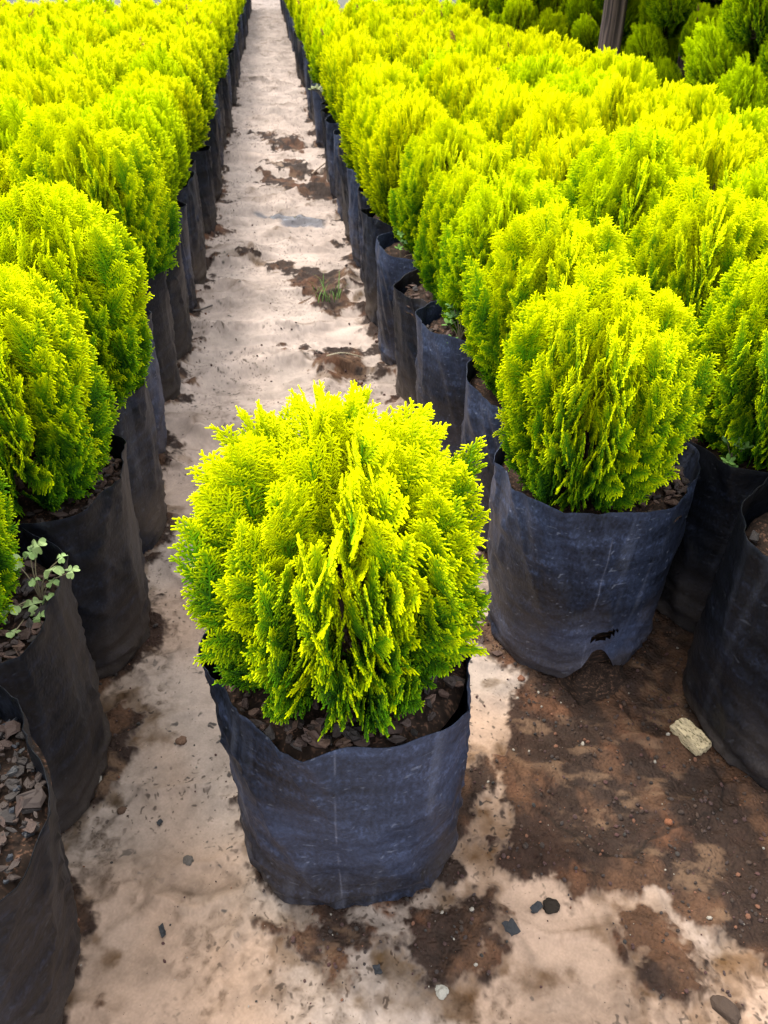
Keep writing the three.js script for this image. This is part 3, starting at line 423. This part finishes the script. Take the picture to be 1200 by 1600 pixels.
for (const b of NEARBAGS) potted(b);
{
  const bags = [0, 1, 2, 3].map((i) => bagGeo({ seed: 500 + i * 13, rb: 0.163 + 0.002 * i, rt: 0.178 + 0.003 * i, H: 0.42 + 0.006 * i })), mats = ['blue', 'dark', 'grey', 'dark', 'hero'], soil = soilGeo(5, 0.166, 0.385), A = rng(313);
  const make = (bi, mi, ci, lm, mid) => {
    const t = new THREE.Group(); mesh('bag', bags[bi], BAGM[mats[mi]], t); mesh('potting_soil', soil, SOILM, t); const s = mesh('stem', stemGeo, WOOD, t); s.position.y = 0.385; s.scale.y = 0.75;
    const c = mesh('crown', mid ? midCrowns[ci % 2] : farCrowns[ci % 3], lm, t); c.position.y = 0.39; return t;
  };
  const protos = new Map();
  for (const b of REST) {
    const mid = b.z > -4.2, key = [Math.floor(A() * 4), b.side === 'right' && b.k === 1 ? [0, 4, 2][Math.floor(A() * 3)] : Math.floor(A() * 5), Math.floor(A() * 6), [0, 0, 2, 2, 1, 3, 0][Math.floor(A() * 7)], mid ? 1 : 0];
    const id = key.join(); if (!protos.has(id)) protos.set(id, make(key[0], key[1], key[2], LEAVES[key[3]], mid));
    const o = protos.get(id).clone(); o.name = numbered('potted_conifer'); o.position.set(b.x, 0, b.z); o.rotation.y = A() * 6.283; const s = 0.88 + 0.18 * A(); o.children[3].scale.set(s * (0.96 + 0.1 * A()), 0.78 + 0.22 * A(), s); o.children[3].rotation.set((A() - 0.5) * 0.16, 0, (A() - 0.5) * 0.16);
    o.userData = { label: b.n === 1 ? `golden conifer at the front end of the ${ord(b.k)} row ${b.side} of the path` : `golden conifer ${ord(b.n)} from the front in the ${ord(b.k)} row ${b.side} of the path`, category: 'potted shrub', group: GROUP }; scene.add(o);
  }
}

// ------------------------------------------------------------------ trees and big shrubs beyond the right-hand block
const TREEM = { green: leafM(), dark: leafM(), lime: leafM() }; TREEM.green.color.setRGB(0.76, 0.92, 1); TREEM.dark.color.setRGB(0.22, 0.40, 1.5); TREEM.lime.color.setRGB(0.9, 1, 1);
const BARKT = (() => { const W = 256, H = 512, D = new Uint8Array(W * H * 4); for (let j = 0, k = 0; j < H; j++) for (let i = 0; i < W; i++, k += 4) { const u = Math.min(i, W - i), q = fbm(u / 5, j / 60, 21, 4), s = sst(0.35, 0.65, q); D[k] = enc(lerp(0.025, 0.125, s)); D[k + 1] = enc(lerp(0.016, 0.085, s)); D[k + 2] = enc(lerp(0.013, 0.068, s)); D[k + 3] = 255; } const t = dataTex(W, H, D, true); t.wrapS = t.wrapT = THREE.RepeatWrapping; return new THREE.MeshStandardMaterial({ map: t, bumpMap: t, bumpScale: 0.012, roughness: 0.95 }); })();
function trunkGeo(h, r0, r1, seed) { const g = new THREE.CylinderGeometry(r1, r0, h, 28, 30, true), p = g.attributes.position; for (let i = 0; i < p.count; i++) { const x = p.getX(i), y = p.getY(i) + h / 2, z = p.getZ(i), t = Math.atan2(z, x), k = 1 + 0.10 * (vn(Math.cos(t) * 3 + 5, Math.sin(t) * 3 + y * 1.2, seed) - 0.5) * 2 + 0.09 * Math.sin(5 * t + y * 2) + 0.05 * Math.sin(11 * t - y * 3) + 0.35 * Math.exp(-y / 0.12); p.setXYZ(i, x * k + 0.03 * Math.sin(y * 2.2), y, z * k); } g.computeVertexNormals(); return g; }
function conifer(x, z, s, h, m, label, o = {}) {
  const t = thing('conifer_tree', label, 'tree', [x, 0, z], x * 3.1, o.group), lift = o.lift ?? 0.05;
  mesh('trunk', trunkGeo(o.trunk ?? lift + 0.6, o.r ?? 0.05, (o.r ?? 0.05) * 0.75, Math.round(x * 40)), BARKT, t);
  const c = new THREE.Group(); c.name = 'crown'; c.position.y = lift; t.add(c); const A = rng(Math.round(x * 1000 - z * 100)), n = o.n ?? 26; // leafy clumps over an egg-shaped crown
  for (let i = 0; i < n; i++) { const v = (i + 0.5) / n, a = i * 2.39996, w = Math.sin(Math.PI * Math.pow(v, 0.75)) * 0.85 + 0.12, q = 0.85 * (0.8 + 0.3 * A()), b = mesh('branch', farCrowns[i % 3], m, c); b.position.set(Math.cos(a) * w * s * 0.62, h * v * 0.85 - 0.1, Math.sin(a) * w * s * 0.62); b.rotation.set(Math.sin(a) * 0.7 * (1 - v), A() * 6, -Math.cos(a) * 0.7 * (1 - v)); b.scale.setScalar(q * (o.k ?? s / 0.4)); }
  return t;
}
conifer(2.17, -5.6, 0.95, 3.0, TREEM.dark, 'tall tree with bare brown trunk standing behind the yellow shrubs', { lift: 1.15, trunk: 2.6, r: 0.074, n: 30, k: 1.8 });
conifer(2.52, -4.05, 0.42, 1.75, TREEM.green, 'large green conifer at the top right corner of the photo', { fine: true });
conifer(2.62, -5.35, 0.36, 1.7, TREEM.green, 'mid green conifer between the brown trunk and the large corner conifer', { fine: true });
conifer(2.45, -6.45, 0.30, 1.5, TREEM.green, 'slim green conifer close behind the brown trunk');
conifer(2.02, -6.9, 0.42, 1.4, TREEM.lime, 'lime green shrub just left of the brown trunk');
conifer(2.05, -8.3, 0.42, 1.4, TREEM.lime, 'lime green shrub farthest left along the top edge beyond the yellow block');
for (let i = 0; i < 6; i++) conifer(3.3 + 0.12 * (i % 3), -4.6 - i * 1.15, 0.62, 2.7, TREEM.dark, `dark green conifer, ${ord(i + 1)} from the right in the shaded back row beyond the trunk`, { group: 'dark conifers in the back row', n: 20 });

// ------------------------------------------------------------------ things lying or growing on the ground
const rest = (o, x, z, up) => o.position.set(x, heightAt(x, z) + up, z);
function rock(name, label, cat, x, z, size, col, seed, group, ry = 0) {
  const g = new THREE.IcosahedronGeometry(1, 3), p = g.attributes.position; for (let i = 0; i < p.count; i++) { const v = V(p.getX(i), p.getY(i), p.getZ(i)), k = 0.55 + 0.9 * fbm(v.x * 1.7 + seed, v.y * 1.7 + v.z * 2.3, seed, 4); p.setXYZ(i, v.x * k * size[0], v.y * k * size[1], v.z * k * size[2]); } g.computeVertexNormals();
  const o = mesh(name, g, new THREE.MeshPhysicalMaterial({ color: rgb(col), roughness: 0.95, specularIntensity: 0.2 })); rest(o, x, z, size[1] * 0.45); o.position.y -= size[1] * 0.15; o.rotation.y = ry; tag(o, label, cat, group); return o;
}
{ // broken piece of cream brick
  const N = 256, D = new Uint8Array(N * N * 4); for (let j = 0, k = 0; j < N; j++) for (let i = 0; i < N; i++, k += 4) { const a = fbm(i / 30, j / 30, 3, 5), s = sst(0.6, 0.72, fbm(i / 16, j / 16, 8, 3)); D[k] = enc(lerp(0.42, 0.14, s) * (0.4 + a)); D[k + 1] = enc(lerp(0.33, 0.11, s) * (0.4 + a)); D[k + 2] = enc(lerp(0.19, 0.045, s) * (0.4 + a)); D[k + 3] = 255; }
  const t = dataTex(N, N, D, true), g = new THREE.BoxGeometry(0.036, 0.022, 0.068, 14, 8, 24), p = g.attributes.position;
  for (let i = 0; i < p.count; i++) { const x = p.getX(i), y = p.getY(i), z = p.getZ(i), c = Math.max(0, Math.abs(x) / 0.018 + Math.abs(z) / 0.034 + Math.abs(y) / 0.011 - 2.1) * 0.10, k = 1 - c + (fbm(x * 160 + 3, z * 160 + y * 120, 17, 3) - 0.5) * 0.16; p.setXYZ(i, x * k, y * k, z * k); } g.computeVertexNormals();
  const o = mesh('brick_fragment', g, new THREE.MeshStandardMaterial({ map: t, bumpMap: t, bumpScale: 0.003, roughness: 0.95 })); rest(o, 0.672, -0.812, 0.008); o.rotation.set(0.06, 0.42, -0.05); tag(o, 'cream coloured broken brick piece lying on the dark soil', 'brick fragment');
}
rock('stone', 'small white stone by the foot of the second left bag', 'stone', -0.403, -0.866, [0.009, 0.007, 0.012], [0.27, 0.24, 0.20], 3);
rock('stone', 'round grey pebble on the path left of the middle bag', 'stone', -0.231, -0.695, [0.008, 0.006, 0.008], [0.085, 0.072, 0.06], 5);
rock('soil_clod', 'brown clod on the path right of the small white stone', 'clod', -0.352, -0.806, [0.008, 0.006, 0.007], [0.075, 0.045, 0.03], 7);
rock('soil_clod', 'tan clod on the path beside the third left bag', 'clod', -0.262, -0.935, [0.010, 0.006, 0.009], [0.11, 0.065, 0.042], 8);
rock('stone', 'orange brick chip on the dark soil below the cream brick', 'stone', 0.560, -0.655, [0.006, 0.005, 0.006], [0.15, 0.060, 0.030], 9);
rock('stone', 'pale knobbly stone on the stain below the middle bag', 'stone', 0.14, -0.454, [0.010, 0.006, 0.009], [0.24, 0.22, 0.18], 11);
rock('stone', 'long grey-brown stone at the bottom right edge', 'stone', 0.527, -0.386, [0.013, 0.009, 0.022], [0.05, 0.034, 0.025], 13, null, 0.6);
rock('stone', 'orange pebble between the middle bag and the torn bag', 'stone', 0.405, -1.0, [0.007, 0.006, 0.007], [0.15, 0.07, 0.042], 15);
rock('soil_clod', 'wet dark clod with a pale top right of the black scrap', 'clod', 0.329, -0.552, [0.014, 0.008, 0.012], [0.020, 0.015, 0.011], 17);
{ // bark flakes fallen between the middle bag and the torn bag
  const F = [[0.372, -1.072, 0.013, 1, 'reddish bark flake nearest the torn bag on the ground'], [0.352, -1.115, 0.011, 0, 'brown bark flake on the ground behind the reddish flake'], [0.340, -1.085, 0.010, 4, 'pale bark flake on the ground against the middle bag']];
  F.forEach(([x, z, s, k, l], i) => { const o = mesh('bark_flake', CHIPS[i], [BARK[2], BARK[0], BARK[4]][i]); o.scale.setScalar(s); rest(o, x, z, 0.004); o.rotation.set(0.2, i * 1.3, 0.1); tag(o, l, 'bark'); });
}
const PLASTIC = new THREE.MeshStandardMaterial({ color: rgb([0.006, 0.0065, 0.008]), roughness: 0.75, side: THREE.DoubleSide });
function scrap(x, z, w, l, ry, label, seed) { // crumpled bit of torn black plastic
  const g = new THREE.BoxGeometry(w, 0.0016, l, 10, 1, 10), p = g.attributes.position; for (let i = 0; i < p.count; i++) { const a = p.getX(i), b = p.getZ(i), k = 0.72 + 0.5 * vn(Math.atan2(b, a) * 1.6 + 9, 0.5, seed); p.setXYZ(i, a * k, p.getY(i) + 0.004 * fbm(a * 160 + seed, b * 160, seed, 2) + 0.2 * Math.pow(a / w, 2) * w, b * k); } g.computeVertexNormals();
  const o = mesh('plastic_scrap', g, PLASTIC); rest(o, x, z, 0.002); o.rotation.y = ry; tag(o, label, 'plastic scrap'); return o;
}
scrap(0.258, -0.523, 0.020, 0.026, 0.4, 'largest black plastic scrap on the pale sheeting below the soil', 3);
scrap(0.305, -0.552, 0.020, 0.012, 0.5, 'thin black plastic scrap just above the largest scrap', 5);
scrap(0.053, -0.494, 0.011, 0.014, 0.2, 'small black plastic scrap directly below the middle bag', 7);
scrap(-0.262, -0.592, 0.008, 0.020, 0.4, 'narrow black plastic scrap on the path left of the middle bag', 9);
scrap(-0.285, -0.776, 0.010, 0.009, 0.8, 'tiny dark scrap on the path midway between the white stone and middle bag', 11);
function stick(pts, r, label, col) { const g = new THREE.TubeGeometry(new THREE.CatmullRomCurve3(pts.map(([x, y, z]) => V(x, heightAt(x, z) + y, z))), 16, r, 6), o = mesh('twig', g, matte(col)); tag(o, label, 'twig'); }
stick([[-0.395, 0.008, -2.95], [-0.36, 0.004, -2.99], [-0.31, 0.012, -3.03]], 0.0035, 'dark curved twig by the seventh left bag', [0.05, 0.04, 0.035]);
stick([[0.15, 0.006, -5.1], [0.21, 0.014, -5.22], [0.30, 0.010, -5.36]], 0.006, 'pale stick lying across the dark bands far up the path', [0.36, 0.27, 0.2]);
stick([[0.11, 0.012, -2.43], [0.16, 0.016, -2.45], [0.23, 0.012, -2.50]], 0.0022, 'pale straw on the gravelly soil patch behind the middle conifer', [0.42, 0.36, 0.24]);

// weeds
const WEED = [new THREE.MeshPhysicalMaterial({ color: rgb([0.30, 0.40, 0.13]), roughness: 0.7, side: THREE.DoubleSide, transmission: 0.3, thickness: 0 }), new THREE.MeshPhysicalMaterial({ color: rgb([0.24, 0.36, 0.10]), roughness: 0.7, side: THREE.DoubleSide, transmission: 0.3, thickness: 0 })], STALK = matte([0.20, 0.16, 0.09]);
const WEEDS = [matte([0.10, 0.20, 0.03]), matte([0.075, 0.16, 0.03])];
function cloverLeaf(s, seed) { // three folded heart-shaped leaflets
  const parts = []; for (let k = 0; k < 3; k++) {
    const sh = new THREE.Shape(); sh.moveTo(0, 0); sh.bezierCurveTo(0.35, 0.25, 0.75, 0.7, 0.5, 1.0); sh.bezierCurveTo(0.35, 1.15, 0.1, 1.08, 0, 0.88); sh.bezierCurveTo(-0.1, 1.08, -0.35, 1.15, -0.5, 1.0); sh.bezierCurveTo(-0.75, 0.7, -0.35, 0.25, 0, 0);
    const g = new THREE.ExtrudeGeometry(sh, { depth: 0.03, bevelEnabled: false, curveSegments: 6 }), p = g.attributes.position, f = 0.25 + 0.5 * hsh(k, seed, 4), dr = 0.25 + 0.55 * hsh(k, seed, 5);
    for (let i = 0; i < p.count; i++) { const x = p.getX(i), y = p.getY(i), z = p.getZ(i); p.setXYZ(i, x, z + Math.abs(x) * f - y * y * dr, y); }
    g.scale(s, s, s); g.rotateY(k * 2.094 + (hsh(k, seed, 6) - 0.5) * 0.5); parts.push(g);
  }
  const g = mergeGeometries(parts); g.computeVertexNormals(); return g;
}
function weed(name, label, base, stems, leafMat, size, kind) {
  const t = thing(name, label, 'weed', base); 
  stems.forEach((s, i) => {
    const c = new THREE.CatmullRomCurve3([V(0, -0.01, 0), V(s[0] * 0.35, s[1] * 0.6, s[2] * 0.35), V(s[0], s[1], s[2])]); mesh('stem', new THREE.TubeGeometry(c, 10, 0.0009 * (size / 0.011), 5), STALK, t);
    const l = mesh('leaf', kind === 'clover' ? cloverLeaf(size * (0.75 + 0.5 * hsh(i, 3, 3)), i + 3) : sprigGeo(size, i), leafMat[i % leafMat.length], t); l.position.set(...s); l.rotation.set((hsh(i, 1, 7) - 0.3) * 0.9, i * 2.4, (hsh(i, 2, 7) - 0.5) * 0.9);
  }); return t;
}
function sprigGeo(s, seed) { const parts = []; for (let k = 0; k < 5; k++) { const g = new THREE.SphereGeometry(s, 8, 6); g.scale(0.55, 0.12, 1); g.translate(0, 0, s * 1.05); g.rotateX(-0.3 - 0.25 * (k % 3)); g.rotateY(k * 1.257 + seed); parts.push(g); } return mergeGeometries(parts); }
weed('clover_weed', 'pale green clover weed with heart leaves at the rim of a dark bag', [-0.415, 0.385, -0.93], [[0.02, 0.105, -0.005], [0.05, 0.082, 0.0], [-0.016, 0.085, 0.005], [0.008, 0.095, 0.0], [0.034, 0.064, 0.006], [0.03, 0.045, 0.012], [0.062, 0.062, 0.01], [0.005, 0.05, 0.012], [0.0, 0.02, 0.03], [0.022, 0.026, 0.022], [-0.025, 0.03, 0.05], [-0.045, 0.02, 0.055], [-0.02, 0.008, 0.075], [0.012, 0.012, 0.05]], WEED, 0.0112, 'clover');
weed('leafy_weed', 'bushy light green weed beside the bare stem behind the low grey bag', [0.415, 0.39, -1.77], Array.from({ length: 14 }, (_, i) => [(hsh(i, 1, 1) - 0.5) * 0.08, 0.02 + 0.075 * hsh(i, 2, 1), (hsh(i, 3, 1) - 0.5) * 0.08]), WEEDS, 0.011, 'sprig');
weed('leafy_seedling', 'thin upright seedling in the bag before the low grey bag', [0.365, 0.38, -2.46], [[0, 0.075, 0], [0.008, 0.05, 0.006], [-0.006, 0.032, 0.004], [0.05, 0.02, 0.03]], WEEDS, 0.008, 'sprig');
weed('leafy_weed', 'small round-leaved weed under the conifer at the right edge', [0.80, 0.395, -1.13], Array.from({ length: 7 }, (_, i) => [(hsh(i, 1, 2) - 0.5) * 0.05, 0.02 + 0.055 * hsh(i, 2, 2), (hsh(i, 3, 2) - 0.3) * 0.05]), WEEDS, 0.008, 'sprig');
weed('leafy_weed', 'pale weed poking from a bag far up the right side of path', [0.30, 0.40, -5.6], Array.from({ length: 6 }, (_, i) => [(hsh(i, 1, 3) - 0.7) * 0.10, 0.02 + 0.06 * hsh(i, 2, 3), (hsh(i, 3, 3) - 0.5) * 0.08]), [matte([0.2, 0.21, 0.10])], 0.016, 'sprig');
const GRASS = new THREE.MeshPhysicalMaterial({ color: rgb([0.10, 0.19, 0.03]), roughness: 0.8, side: THREE.DoubleSide });
{ // grass tuft in the soil patch on the path
  const t = thing('grass_tuft', 'small tuft of green grass in the dark soil patch on the path', 'grass', [0.15, heightAt(0.15, -3.05), -3.05]), A = rng(91);
  for (let i = 0; i < 22; i++) {
    const a = A() * 6.28, L = 0.03 + 0.085 * A(), lean = 0.25 + 0.5 * A(), bx = (A() - 0.5) * 0.10, bz = (A() - 0.5) * 0.22, P = [], I = [], N = 5; for (let j = 0; j <= N; j++) { const v = j / N, w = 0.0024 * (1 - v * v) + 0.0003, o = L * lean * v * v, y = L * v * (1 - 0.25 * lean * v); for (const s of [-1, 1]) P.push(bx + Math.cos(a) * o - Math.sin(a) * w * s, y, bz + Math.sin(a) * o + Math.cos(a) * w * s); P.push(bx + Math.cos(a) * (o - 0.0012 * (1 - v)), y + 0.0004, bz + Math.sin(a) * (o - 0.0012 * (1 - v))); if (j < N) { const k = j * 3; I.push(k, k + 3, k + 5, k, k + 5, k + 2, k + 2, k + 5, k + 4, k + 2, k + 4, k + 1); } }
    const g = new THREE.BufferGeometry(); g.setAttribute('position', new THREE.Float32BufferAttribute(P, 3)); g.setIndex(I); g.computeVertexNormals(); mesh('blade', g, GRASS, t);
  }
}
{ // crumbs of soil and grit scattered over the sheeting: nobody could count them
  const A = rng(1234), g = new THREE.IcosahedronGeometry(1, 0), list = [];
  for (let i = 0; i < 60000 && list.length < 5200; i++) {
    const nearby = A() < 0.75, x = nearby ? lerp(-0.45, 0.95, A()) : lerp(-0.38, 0.34, A()), z = nearby ? lerp(-1.2, -0.3, A()) : lerp(-4.5, -1.2, A()), s = soilAt(x, z), d = sst(0.45, 0.7, fbm(x * 8, z * 8, 201, 3));
    if (A() > 0.05 + 0.5 * s + 0.3 * d * d) continue;
    list.push([x, z, s]);
  }
  for (let i = 0; i < 9000 && list.length < 6400; i++) { const x = lerp(-0.1, 0.95, A()), z = lerp(-1.2, -0.38, A()), s = soilAt(x, z); if (s > 0.75 && A() < 0.3 + 0.7 * sst(0.5, 0.7, fbm(x * 12, z * 12, 205, 3))) list.push([x, z, 3]); }
  const im = new THREE.InstancedMesh(g, new THREE.MeshStandardMaterial({ roughness: 0.95 }), list.length), m = new THREE.Matrix4(), q = new THREE.Quaternion();
  list.forEach(([x, z, s], i) => { const clod = s === 3, r = (clod ? 0.0011 + 0.0036 * Math.pow(A(), 3) : (0.0006 + 0.0028 * Math.pow(A(), 5)) * (0.9 + 0.4 * s)) * (z < -1.2 ? 1.7 : 1); q.setFromEuler(new THREE.Euler(A() * 6, A() * 6, A() * 6)); m.compose(V(x, heightAt(x, z) + r * 0.5, z), q, V(r * (0.8 + 0.6 * A()), r * 0.7, r)); im.setMatrixAt(i, m); const k = A(); im.setColorAt(i, rgb(clod && k < 0.93 ? [0.018 + 0.03 * k, 0.011 + 0.015 * k, 0.007 + 0.008 * k] : k < 0.86 ? [0.022 + 0.03 * A(), 0.019, 0.015] : k < 0.97 ? [0.11, 0.045, 0.022] : [0.22, 0.19, 0.15])); });
  im.name = 'soil_crumbs'; im.castShadow = im.receiveShadow = true; im.userData = { kind: 'stuff', label: 'crumbs of dark soil and grit scattered over the path', category: 'soil' }; scene.add(im);
}
{ // soil spilt from the torn bag
  const g = new THREE.SphereGeometry(1, 48, 24), p = g.attributes.position; for (let i = 0; i < p.count; i++) { const x = p.getX(i), y = p.getY(i), z = p.getZ(i), k = 1 + 0.5 * (fbm(x * 3 + 5, z * 3 + y * 2, 77, 4) - 0.5); p.setXYZ(i, x * k * 0.075, y * k * 0.045, z * k * 0.085); } g.computeVertexNormals();
  const o = mesh('spilled_soil', g, SOILM); o.position.set(0.55, -0.005, -1.0); tag(o, 'heap of damp dark soil spilling out under the torn bag', 'soil'); 
  const c = new THREE.CylinderGeometry(0.142, 0.142, 0.2, 40, 1); const s = mesh('soil_core', c, SOILM, scene.children.find((q) => q.userData.label?.includes('torn grow bag with'))); s.position.y = 0.11;
}

// ------------------------------------------------------------------ render
const renderer = new THREE.WebGLRenderer({ antialias: true });
renderer.toneMapping = THREE.LinearToneMapping; renderer.toneMappingExposure = EXPOSURE; renderer.shadowMap.enabled = true; renderer.shadowMap.type = THREE.PCFSoftShadowMap;
renderer.setSize(768, 1024);
renderer.render(scene, camera);
